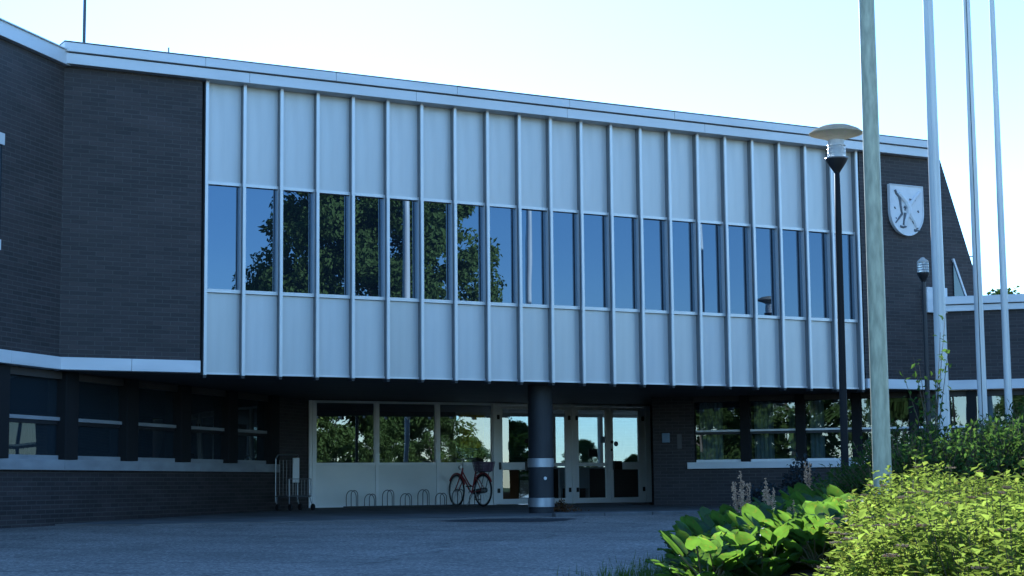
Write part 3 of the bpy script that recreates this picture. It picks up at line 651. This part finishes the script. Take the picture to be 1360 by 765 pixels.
# ------------------------------------------------------------------ luggage cart in the corner by the entrance
T = empty('luggage_cart', (3.92, 5.72, sz(5.7)), R(12), 'silver wire luggage cart with white side board in the dark corner', 'cart')
f = MB()
for sx in (-.26, .26):
    f.tube([(sx, -.22, .28), (sx, -.22, .62)], .013, 8)
    f.tube([(sx, .25, .16), (sx, .25, 1.02), (sx*.9, .20, 1.10)], .013, 8)
    f.tube([(sx, -.22, .28), (sx, .25, .28)], .013, 8)
f.tube([(-.26, -.22, .28), (.26, -.22, .28)], .016, 8).tube([(-.23, .20, 1.10), (.23, .20, 1.10)], .013, 8).tube([(-.26, .25, .28), (.26, .25, .28)], .013, 8).tube([(-.26, -.22, .62), (.26, -.22, .62)], .008, 6)
f.build('frame', CHROME, T)
g = MB()
for k in range(7): g.tube([(-.25+.5*k/6, .25, .28), (-.25+.5*k/6, .25, 1.0)], .003, 4)
for k in range(8): g.tube([(-.25+.5*k/7, -.22, .28), (-.25+.5*k/7, -.22, .60)], .003, 4)
for k in range(11): g.tube([(-.25+.5*k/10, -.22, .285), (-.25+.5*k/10, .25, .285)], .004, 4)
g.build('wire_basket', CHROME, T)
MB().box(.10, .255, .17, .20, .55, 1.04).build('side_board', WHITE, T, bevel=.01)
for sx, sy in ((-.24, -.20), (.24, -.20), (-.24, .24), (.24, .24)):
    lg = MB().tube([(sx, sy, .28), (sx*1.1, sy-.03, .15), (sx*1.12, sy-.07, .075)], .011, 6).build('leg', CHROME, T)
    MB().lathe([(.001, -.016), (.062, -.016), (.066, 0), (.062, .016), (.001, .016)], 20).xf(Matrix.Translation((sx*1.12, sy-.075, .066)) @ Matrix.Rotation(R(90), 4, 'Y')).build('wheel', RUBBER, lg)

# ------------------------------------------------------------------ things inside the lobby
q = MB().box(-.55, .45, -.2, .2, 0, .85).build('wooden_cabinet', ORANGE, None, bevel=.01, loc=(10.35, 9.0, -.01)); tag(q, 'orange wooden cabinet behind the left door leaf', 'cabinet')
MB().box(-.54, .44, -.215, -.202, .05, .40).build('drawer', ORANGE, q); MB().box(-.54, .44, -.215, -.202, .43, .81).build('drawer', ORANGE, q)
q = MB().box(-.42, .42, -.03, .03, .35, .82).box(-.40, -.36, -.06, .06, 0, .35).box(.36, .40, -.06, .06, 0, .35).build('notice_stand', WHITE, None, loc=(12.55, 9.2, -.01)); tag(q, 'low white board stand behind the right doors', 'stand')
MB().box(-.02, .02, -.036, -.031, .37, .80).build('board_strip', GREYB, q)
q = MB(); nn = 26
for k in range(nn+1):
    x = -.36+.72*k/nn; q.v += [(x*.9, .03*math.sin(k*1.3+.5), 1.35), (x, .03*math.sin(k*1.3), 2.14)]
q.f = [(2*k, 2*k+2, 2*k+3, 2*k+1) for k in range(nn)]
q = q.build('wall_hanging', YELB, None, loc=(10.62, 10.75, -.01)); tag(q, 'yellow patterned cloth hanging inside behind the entrance windows', 'cloth')
sm = q.modifiers.new('thick', 'SOLIDIFY'); sm.thickness = .006

q = MB().box(-2.3, 2.3, -.25, .25, 0, .82).build('counter', mat('dark_wood', (.045, .035, .028), .4, 0, .5, ((1, 9, 1.2), .3)), None, bevel=.01, loc=(14.7, 10.2, -.01)); tag(q, 'long dark wooden counter behind the right doors', 'counter')
MB().box(-2.34, 2.34, -.29, .29, .822, .86).build('counter_top', WHITE, q)
q = MB().lathe([(.07, 0), (.095, .16), (.1, .17), (.085, .165), (.08, .15), (.01, .15)], 20).build('flower_pot', YEL, None, loc=(8.36, 7.80, .945)); tag(q, 'small yellow pot with a green plant on the inner window ledge', 'flower pot')
m = MB(); r = random.Random(5)
for k in range(60): 
    a = rv_ = Vector((r.uniform(-1, 1), r.uniform(-1, 1), r.uniform(.2, 1.3)))
    n = len(m.v); c = Vector((0, 0, .15)); d = a.normalized()*r.uniform(.08, .2); q2 = d.orthogonal().normalized()*.018
    m.v += [tuple(c+d*.4), tuple(c+d*.75+q2), tuple(c+d), tuple(c+d*.75-q2)]; m.f.append((n, n+1, n+2, n+3))
m.build('leaves', L_SHRUB, q)
q = MB().box(-1.7, 1.7, -.14, .14, 0, .03).build('window_ledge', WHITE, None, loc=(7.0, 7.80, .91)); q.parent = B
# curtains inside the right wing's windows
r = random.Random(9)
T4 = Matrix.Translation((RWX, 0, 0)) @ Matrix.Rotation(R(-45), 4, 'Z')
for k, (x0, wd) in enumerate(((-5.15, .50), (-3.98, .42), (-3.25, .22), (-2.80, .30), (-1.60, .34), (-.45, .30), (.25, .24), (.62, .36), (1.85, .5))):
    m = MB(); n = int(wd/.016)
    for i in range(n+1):
        x = wd*i/n; y = .028*math.sin(i*1.15+k)+.008*math.sin(i*.4)
        m.v += [(x, y, .05), (x, y, 1.30)]
    m.f = [(2*i, 2*i+2, 2*i+3, 2*i+1) for i in range(n)]
    o = m.build('curtain', CURT, None); o.location = T4 @ Vector((x0, RC2+.45, .85)); o.rotation_euler.z = R(-45)
    o.modifiers.new('thick', 'SOLIDIFY').thickness = .004
    tag(o, 'pale pleated curtain inside the low right-hand windows', 'curtain', 'curtains in the low right windows')

# ------------------------------------------------------------------ foliage
def quad_leaf(m, c, d, nrm, l, wd, fold=.25):
    """a pointed leaf of two faces folded along the midrib"""
    d = d.normalized(); s = d.cross(nrm)
    if s.length < 1e-4: s = d.orthogonal()
    s.normalize(); u = s.cross(d)
    n = len(m.v)
    a, b = c, c+d*l
    e = c+d*(l*.45)+u*(wd*fold)
    m.v += [tuple(a), tuple(e+s*(wd*.5)), tuple(b), tuple(e-s*(wd*.5))]
    m.f += [(n, n+1, n+2), (n, n+2, n+3)]
def rv(r): 
    while True:
        v = Vector((r.uniform(-1, 1), r.uniform(-1, 1), r.uniform(-1, 1)))
        if .05 < v.length < 1: return v
def crown_mesh(name, mt, h0, h1, rad, nclump, per, leaf, seed, low=.75):
    r = random.Random(seed); m = MB()
    for k in range(nclump):
        t = r.random(); z = h0+(h1-h0)*t
        prof = rad*math.sin(math.pi*min(1, max(.05, (t*.85+.12))))**low
        a = r.uniform(0, 2*math.pi); q = prof*math.sqrt(r.uniform(.15, 1))
        c = Vector((q*math.cos(a), q*math.sin(a), z)); cr_ = r.uniform(.5, 1.15)*rad*.2
        for j in range(int(per*r.uniform(.6, 1.3))):
            v = rv(r); v = v*(cr_/max(.35, v.length)**.4)
            v.z *= .75
            n = (v.normalized()+rv(r)*.8+Vector((0, 0, .3))).normalized()
            quad_leaf(m, c+v, rv(r)+Vector((0, 0, -.4)), n, leaf*r.uniform(.7, 1.3), leaf*r.uniform(.55, .8))
    return m.mesh(name, mt)
def trunk_mesh(name, h, r0, rad, h0, seed, nb=10):
    r = random.Random(seed); m = MB()
    m.tube([(0, 0, -.1), (.05, .03, h*.3), (-.06, .08, h*.6), (.04, 0, h*.92)], r0, 10, r0*.15)
    for k in range(nb):
        z = h0*.8+(h*.9-h0*.8)*k/nb; a = 2.4*k; q = rad*r.uniform(.5, .8)*(1-.4*k/nb)
        m.tube([(0, 0, z), (q*.45*math.cos(a), q*.45*math.sin(a), z+q*.35), (q*math.cos(a), q*math.sin(a), z+q*.6)], r0*.3, 6, r0*.06)
    return m.mesh(name, BARK)
def tree(name, x, y, z, crown, trunk, label, sc=1, rz=0, group=None):
    r = empty(name, (x, y, z), rz, label, 'tree', group); r.scale = (sc,)*3
    link(trunk, 'trunk', r); link(crown, 'crown', r); return r
cA = crown_mesh('broadleaf_crown', L_TREE, 4.2, 17.5, 5.2, 330, 260, .24, 3)
tA = trunk_mesh('broadleaf_trunk', 15, .28, 4.5, 3.5, 4)
cB = crown_mesh('low_crown', L_TREE2, .3, 7.5, 3.4, 150, 150, .22, 5)
tB = trunk_mesh('low_trunk', 6.5, .16, 2.6, .8, 6, 8)
Zf = -.9
tree('broadleaf_tree', 21.5, -39.5, Zf, cA, tA, 'tall leafy tree mirrored in the left upper windows', .96, .4)
# lower trees across the forecourt, seen only as reflections in the glass
spots = [(12, -40, .95), (16, -44, .9), (22, -46, .95), (27, -46, .9), (33, -54, .95), (40, -62, .85), (50, -70, .62), (62, -72, .45), (75, -74, .42),
         (-22, -33, .8), (-27, -27, .9), (-31, -33, 1.1), (-18, -37, .75), (-24, -22, .7), (-36, -24, 1.0), (31, -38, .72), (6, -46, 1.0), (48, -6, .7), (52, 4, .8), (58, -18, .8), (64, 10, .9)]
for i, (x, y, s) in enumerate(spots):
    tree('leafy_tree', x, y, gz(x, y), cB, tB, 'leafy tree across the forecourt, mirrored in the ground-floor glass', s, i*1.7, 'trees mirrored in the glass')
x, y = at(1338, 56)
tree('distant_tree', x, y, 0, cB, tB, 'far tree whose twig tips show above the low wing roof', .825, .3)

for i, (x, y, sc) in enumerate(((22.5, 33, .42), (25, 36, .5), (28.5, 40, .42), (33, 46, .30), (38, 50, .36), (30, 33, .22), (43, 47, .28))):
    tree('garden_tree', x, y, -.1, cB, tB, 'small green tree in the garden seen through the lobby glass', sc, i*1.3, 'garden trees behind the lobby')

# ---- planting bed
def cross(o, a, b): return (a[0]-o[0])*(b[1]-o[1])-(a[1]-o[1])*(b[0]-o[0])
edge = [(-9.5, -25.4), (-6.3, -21.5), (-3.4, -17.4), (-1.25, -14.6), (1.1, -12.3), (3.6, -9.3), (5.8, -6.6), (8.4, -3.8), (10.6, -1.0), (12.9, 2.3)]
def dist_edge(x, y):
    best = 1e9
    for a, b in zip(edge, edge[1:]):
        dx, dy = b[0]-a[0], b[1]-a[1]; t = max(0, min(1, ((x-a[0])*dx+(y-a[1])*dy)/(dx*dx+dy*dy)))
        best = min(best, math.hypot(x-a[0]-t*dx, y-a[1]-t*dy))
    return best
def bz(x, y): return gz(x, y)+.02+min(.34, .26*dist_edge(x, y))
m = MB(); ne = len(edge); NR = 10
for j in range(NR):
    s = [0, .12, .35, .7, 1.1, 1.7, 2.6, 4, 6, 9][j]
    for i, (x, y) in enumerate(edge):
        X, Yy = x+s*.80, y-s*.60
        z = gz(x, y)+.006 if j == 0 else gz(X, Yy)+.02+min(.34, .26*s)
        m.v.append((X, Yy, z))
m.f = [(j*ne+i, (j+1)*ne+i, (j+1)*ne+i+1, j*ne+i+1) for j in range(NR-1) for i in range(ne-1)]
tag(m.build('planting_bed', SOIL), kind='structure')
# low grass and weeds along the bed edge
m = MB(); r = random.Random(11)
for k in range(9000):
    i = r.randrange(2, 6); t = r.random(); a, b = edge[i], edge[i+1]
    o = r.gauss(.05, .22) if i != 3 else r.gauss(0, .28)
    x, y = a[0]+(b[0]-a[0])*t+o*.8, a[1]+(b[1]-a[1])*t-o*.6
    z = max(gz(x, y), gz(x, y)+.2*o); a2 = r.uniform(0, 6.28); h = r.uniform(.04, .13)
    q = Vector((math.cos(a2), math.sin(a2), 0)); p0 = Vector((x, y, z-.01)); n = len(m.v); s = q.cross(Vector((0, 0, 1)))*.004
    m.v += [tuple(p0-s), tuple(p0+s), tuple(p0+q*h*.4+Vector((0, 0, h)))]; m.f.append((n, n+1, n+2))
tag(m.build('grass', L_GRASS), 'thin grass growing along the edge of the planting bed', 'grass', None, 'stuff')

# ---- bergenia
def berg_mesh(seed):
    r = random.Random(seed); m = MB(); st = MB()
    for k in range(21):
        a = 2*math.pi*k/21*2.4+r.uniform(-.4, .4); L = r.uniform(.16, .36); tilt = r.uniform(.25, 1.1)
        if k % 3 == 2: L, tilt = r.uniform(.10, .22), r.uniform(1.05, 1.45)
        d = Vector((math.cos(a)*math.sin(tilt), math.sin(a)*math.sin(tilt), math.cos(tilt)))
        base = Vector((r.uniform(-.08, .08), r.uniform(-.08, .08), 0)); tip = base+d*L
        st.tube([base, base+d*L*.5+Vector((0, 0, .02)), tip], .006, 5)
        ld = (Vector((math.cos(a), math.sin(a), 0))*r.uniform(.25, .8)+Vector((0, 0, r.uniform(.1, .9)))).normalized()
        s = ld.cross(Vector((0, 0, 1))).normalized(); s = (s+Vector((r.uniform(-.35, .35), r.uniform(-.35, .35), r.uniform(-.3, .3)))).normalized()
        u = s.cross(ld).normalized(); ll = r.uniform(.13, .21); ww = ll*r.uniform(.78, .98); cup = r.uniform(-.18, .25); ruf = r.uniform(.0, .02)
        n0 = len(m.v); U, W = 7, 6
        for i in range(U+1):
            t = i/U; half = ww*.5*math.sin(math.pi*min(1, t*.93+.07))**.55
            for j in range(W+1):
                q = (j/W)*2-1
                h = cup*(q*q)*ww*.5-.35*t*t*ll*.4+ruf*math.sin(9*t+q*7)
                m.v.append(tuple(tip+ld*(ll*t)+s*(half*q)+u*h))
        m.f += [(n0+i*(W+1)+j, n0+i*(W+1)+j+1, n0+(i+1)*(W+1)+j+1, n0+(i+1)*(W+1)+j) for i in range(U) for j in range(W)]
    return m.mesh('bergenia_leaves', L_BERG, True), st.mesh('bergenia_stems', mat('bergenia_stem', (.12, .10, .04), .5))
BM = [berg_mesh(s) for s in (1, 2, 3)]
r = random.Random(21); nb = 0
cand = []
for k in range(9000):
    px, dp = r.uniform(895, 1190), 11+10*r.random()**1.3
    if px < 890+420/dp or (px > 1110+(dp-11)*9 and dp < 15): continue
    x, y = at(px, dp)
    if dist_edge(x, y) < .22: continue
    j = min(range(ne-1), key=lambda i: math.hypot(x-(edge[i][0]+edge[i+1][0])/2, y-(edge[i][1]+edge[i+1][1])/2))
    if cross(edge[j], edge[j+1], (x, y)) > 0: continue
    if any(math.hypot(x-c[0], y-c[1]) < .20 for c in cand): continue
    cand.append((x, y, dp))
cand.sort(key=lambda c: c[2])
for x, y, dp in cand[:280]:
    e = empty('bergenia_plant', (x, y, bz(x, y)-.01), r.uniform(0, 6.28), 'clump of big round glossy leaves in the bed beside the asphalt', 'plant', 'bergenia clumps in the planting bed')
    e.scale = (r.uniform(.72, 1.0),)*3
    a = BM[r.randrange(3)]; link(a[0], 'leaves', e); link(a[1], 'stems', e)

# ---- spirea
def spirea_mesh(seed, H=.78):
    r = random.Random(seed); m = MB(); st = MB(); fl = MB()
    for k in range(120):
        a = r.uniform(0, 6.28); q = math.sqrt(r.random())*.50; h = H*(1-.55*(q/.5)**2.2)*r.uniform(.80, 1.08)
        b = Vector((q*.35*math.cos(a), q*.35*math.sin(a), 0)); t = Vector((q*math.cos(a)+r.uniform(-.05, .05), q*math.sin(a)+r.uniform(-.05, .05), h))
        mid = (b+t)/2+Vector((math.cos(a), math.sin(a), 0))*.04
        st.tube([b, mid, t], .0026, 4, .001)
        L = 32
        for j in range(L):
            s2 = s = .12+.88*(j+r.random())/L
            p = b*(1-s2)**2+mid*2*s2*(1-s2)+t*s2*s2
            an = j*2.4+k; o = Vector((math.cos(an), math.sin(an), r.uniform(-.1, 1.1))).normalized(); p = p+rv(r)*.022
            quad_leaf(m, p, o, Vector((0, 0, 1))+rv(r)*.5, r.uniform(.026, .072)*(1.15-.35*s), r.uniform(.017, .036), .3)
        if r.random() < .12:
            for j in range(22):
                v = rv(r); p = t+Vector((v.x*.028, v.y*.028, .010+v.z*.006))
                fl.box(p.x-.003, p.x+.003, p.y-.003, p.y+.003, p.z-.003, p.z+.003)
    return m.mesh('spirea_leaves', L_SPIR), st.mesh('spirea_twigs', TWIG), fl.mesh('spirea_flowers', FLOW)
SM = [spirea_mesh(s) for s in (31, 32, 33)]
r = random.Random(44); placed = []
for k in range(2500):
    px, dp = r.uniform(1150, 1500), r.uniform(5.0, 13.0)
    lim = 1150-(dp-5)*2 if dp < 9 else 1140
    if px < 1105+900/dp: continue
    x, y = at(px, dp)
    if any(math.hypot(x-c[0], y-c[1]) < .47 for c in placed): continue
    placed.append((x, y))
    e = empty('spirea_bush', (x, y, bz(x, y)-.02), r.uniform(0, 6.28), 'yellow-green small-leaved bush with brown flower heads in the sunny bed corner', 'bush', 'sunlit spirea bushes at the bed corner')
    e.scale = (r.uniform(.9, 1.1), r.uniform(.9, 1.1), r.uniform(.58, .88))
    a = SM[r.randrange(3)]; link(a[0], 'leaves', e); link(a[1], 'twigs', e); link(a[2], 'flower_heads', e)
    if len(placed) > 46: break

# ---- dark shrubs behind
def shrub_mesh(name, mt, H, rad, n, leaf, seed, wd=.5):
    r = random.Random(seed); m = MB(); st = MB()
    for k in range(n):
        a = r.uniform(0, 6.28); q = math.sqrt(r.random())*rad; h = H*(1-.5*(q/rad)**2)*r.uniform(.7, 1.08)
        b = Vector((q*.25*math.cos(a), q*.25*math.sin(a), 0)); t = Vector((q*math.cos(a), q*math.sin(a), h)); md = (b+t)/2+Vector((0, 0, h*.12))
        st.tube([b, md, t], .006, 4, .002)
        for j in range(26):
            s = .15+.85*j/26; p = b*(1-s)**2+md*2*s*(1-s)+t*s*s+rv(r)*.06
            quad_leaf(m, p, rv(r)+Vector((0, 0, .2)), Vector((0, 0, 1))+rv(r), leaf*r.uniform(.7, 1.3), leaf*wd, .2)
    return m.mesh(name+'_leaves', mt), st.mesh(name+'_twigs', TWIG)
HM = [shrub_mesh('shrub', L_SHRUB, 1.12, .8, 200, .06, s) for s in (51, 52)]
r = random.Random(61)
dark = [(1165, 16.5, .62), (1188, 15.2, .86), (1212, 16, .95), (1232, 15, .86), (1255, 15.6, .9), (1275, 16, .95), (1305, 15.2, .95), (1338, 16, 1.0), (1372, 15.2, 1.02), (1405, 16, 1.1), (1195, 18.5, .85), (1245, 18.6, .9), (1295, 18.8, 1.0), (1340, 18.6, 1.15), (1390, 18.4, 1.25), (1140, 20.5, .55), (1320, 22, 1.15), (1360, 21.5, 1.3)]
for px, dp, s in dark:
    x, y = at(px, dp)
    e = empty('dark_shrub', (x, y, bz(x, y)-.03), r.uniform(0, 6.28), 'dark green shaded shrub around the feet of the flagpoles', 'shrub', 'shaded shrubs behind the spirea')
    e.scale = (1, 1, s*.92); a = HM[r.randrange(2)]; link(a[0], 'leaves', e); link(a[1], 'twigs', e)
# bluish shrub against the wall under the windows
BS = shrub_mesh('wall_shrub', L_BLUE, 1.02, .36, 60, .09, 71, .6)
x, y = at(1058, 33.5); e = empty('wall_shrub', (x, y, -.1), 0, 'slim bluish shrub standing against the sill under the windows', 'shrub'); link(BS[0], 'leaves', e); link(BS[1], 'twigs', e)
BS2 = shrub_mesh('low_wall_shrub', L_BLUE, .55, .55, 60, .09, 72, .6)
for px, dp, lb in ((1020, 32, 'low bluish bush left of the slim wall shrub'), (1092, 31, 'low bluish bush beside the foot of the tall lamp')):
    x, y = at(px, dp); e = empty('wall_shrub', (x, y, -.12), px, lb, 'shrub'); link(BS2[0], 'leaves', e); link(BS2[1], 'twigs', e)
# sapling in front of the second flagpole
def sapling():
    r = random.Random(81); m = MB(); st = MB()
    H = 2.05
    for k in range(7):
        a = k*2.3; q = .10+.22*r.random(); h = H*r.uniform(.7, 1.0) if k else H
        t = Vector((q*math.cos(a), q*math.sin(a), h)); md = Vector((q*.3*math.cos(a), q*.3*math.sin(a), h*.55))
        st.tube([(0, 0, 0), md, t], .008, 5, .002)
        for j in range(22):
            s = .35+.65*j/22; p = md*2*s*(1-s)+t*s*s+rv(r)*.05
            quad_leaf(m, p, rv(r)+Vector((0, 0, -.2)), Vector((0, 0, 1))+rv(r), r.uniform(.05, .085), r.uniform(.03, .045), .2)
    return m.mesh('sapling_leaves', L_SHRUB), st.mesh('sapling_trunk', TWIG)
sp_ = sapling(); x, y = at(1236, 17); e = empty('sapling', (x, y, bz(x, y)), 0, 'thin sparse sapling rising before the slim lamp and second flagpole', 'sapling'); link(sp_[1], 'trunk', e); link(sp_[0], 'crown', e)
# dried flower stalks
def stalk_mesh(seed):
    r = random.Random(seed); m = MB()
    for k in range(4):
        a = r.uniform(0, 6.28); q = r.uniform(.02, .10); h = r.uniform(.42, .62); t = Vector((q*math.cos(a), q*math.sin(a), h))
        m.tube([(0, 0, 0), t*.5+Vector((0, 0, .02)), t], .004, 4, .002)
        for j in range(60):
            s = .55+.45*r.random(); p = t*s+rv(r)*.035*(1.3-s); d = rv(r)*.012
            m.tube([p, p+d], .0045, 3)
    return m.mesh('dry_flower_stalk', STALK)
DM = [stalk_mesh(s) for s in (91, 92)]
for i, (px, dp, s) in enumerate(((977, 14.5, 1.25), (985, 14.2, 1.0), (1018, 13.6, 1.05), (1012, 13.9, .85), (962, 14.4, .8), (1070, 15.5, 1.1), (1046, 13.0, .7), (1100, 12.2, .6))):
    x, y = at(px, dp); o = link(DM[i % 2], 'dry_flower_stalk', None, (x, y, bz(x, y)), (0, 0, i)); o.scale = (s, s, s)
    tag(o, 'dried tan flower plume rising above the round leaves', 'flower stalk', 'dried flower plumes in the bed')
# leaf heap by the column, and drifted dead leaves
m = MB(); st = MB(); r = random.Random(101)
for k in range(420):
    q = abs(r.gauss(0, .17)); a = r.uniform(0, 6.28); h = max(0, .22*(1-q/.34))*r.random()
    quad_leaf(m, Vector((q*1.3*math.cos(a), q*math.sin(a), h+.004)), rv(r), Vector((0, 0, 1))+rv(r)*.8, r.uniform(.035, .07), r.uniform(.025, .04), .2)
o = m.build('leaf_heap', L_DEAD, None, loc=(7.55, 1.5, sz(1.5))); tag(o, 'small heap of dead brown leaves beside the round column', 'leaf heap')
# darker repair patch in the asphalt before the entrance
m = MB(); c = Vector((4.6, -1.9, 0)); n = 28
m.add([(c.x+(1.15+.12*math.sin(3*a)+.08*math.sin(5*a+1))*math.cos(a), c.y+(.75+.08*math.cos(4*a))*math.sin(a), gz(0, c.y+.75*math.sin(a))+.004) for a in [2*math.pi*k/n for k in range(n)]], [tuple(range(n))])
tag(m.build('asphalt_patch', mat('patch_asphalt', (.030, .030, .032), .75, 0, .4, ((6, 6, 6), .4, 6), (70, .6, .008))), kind='structure')
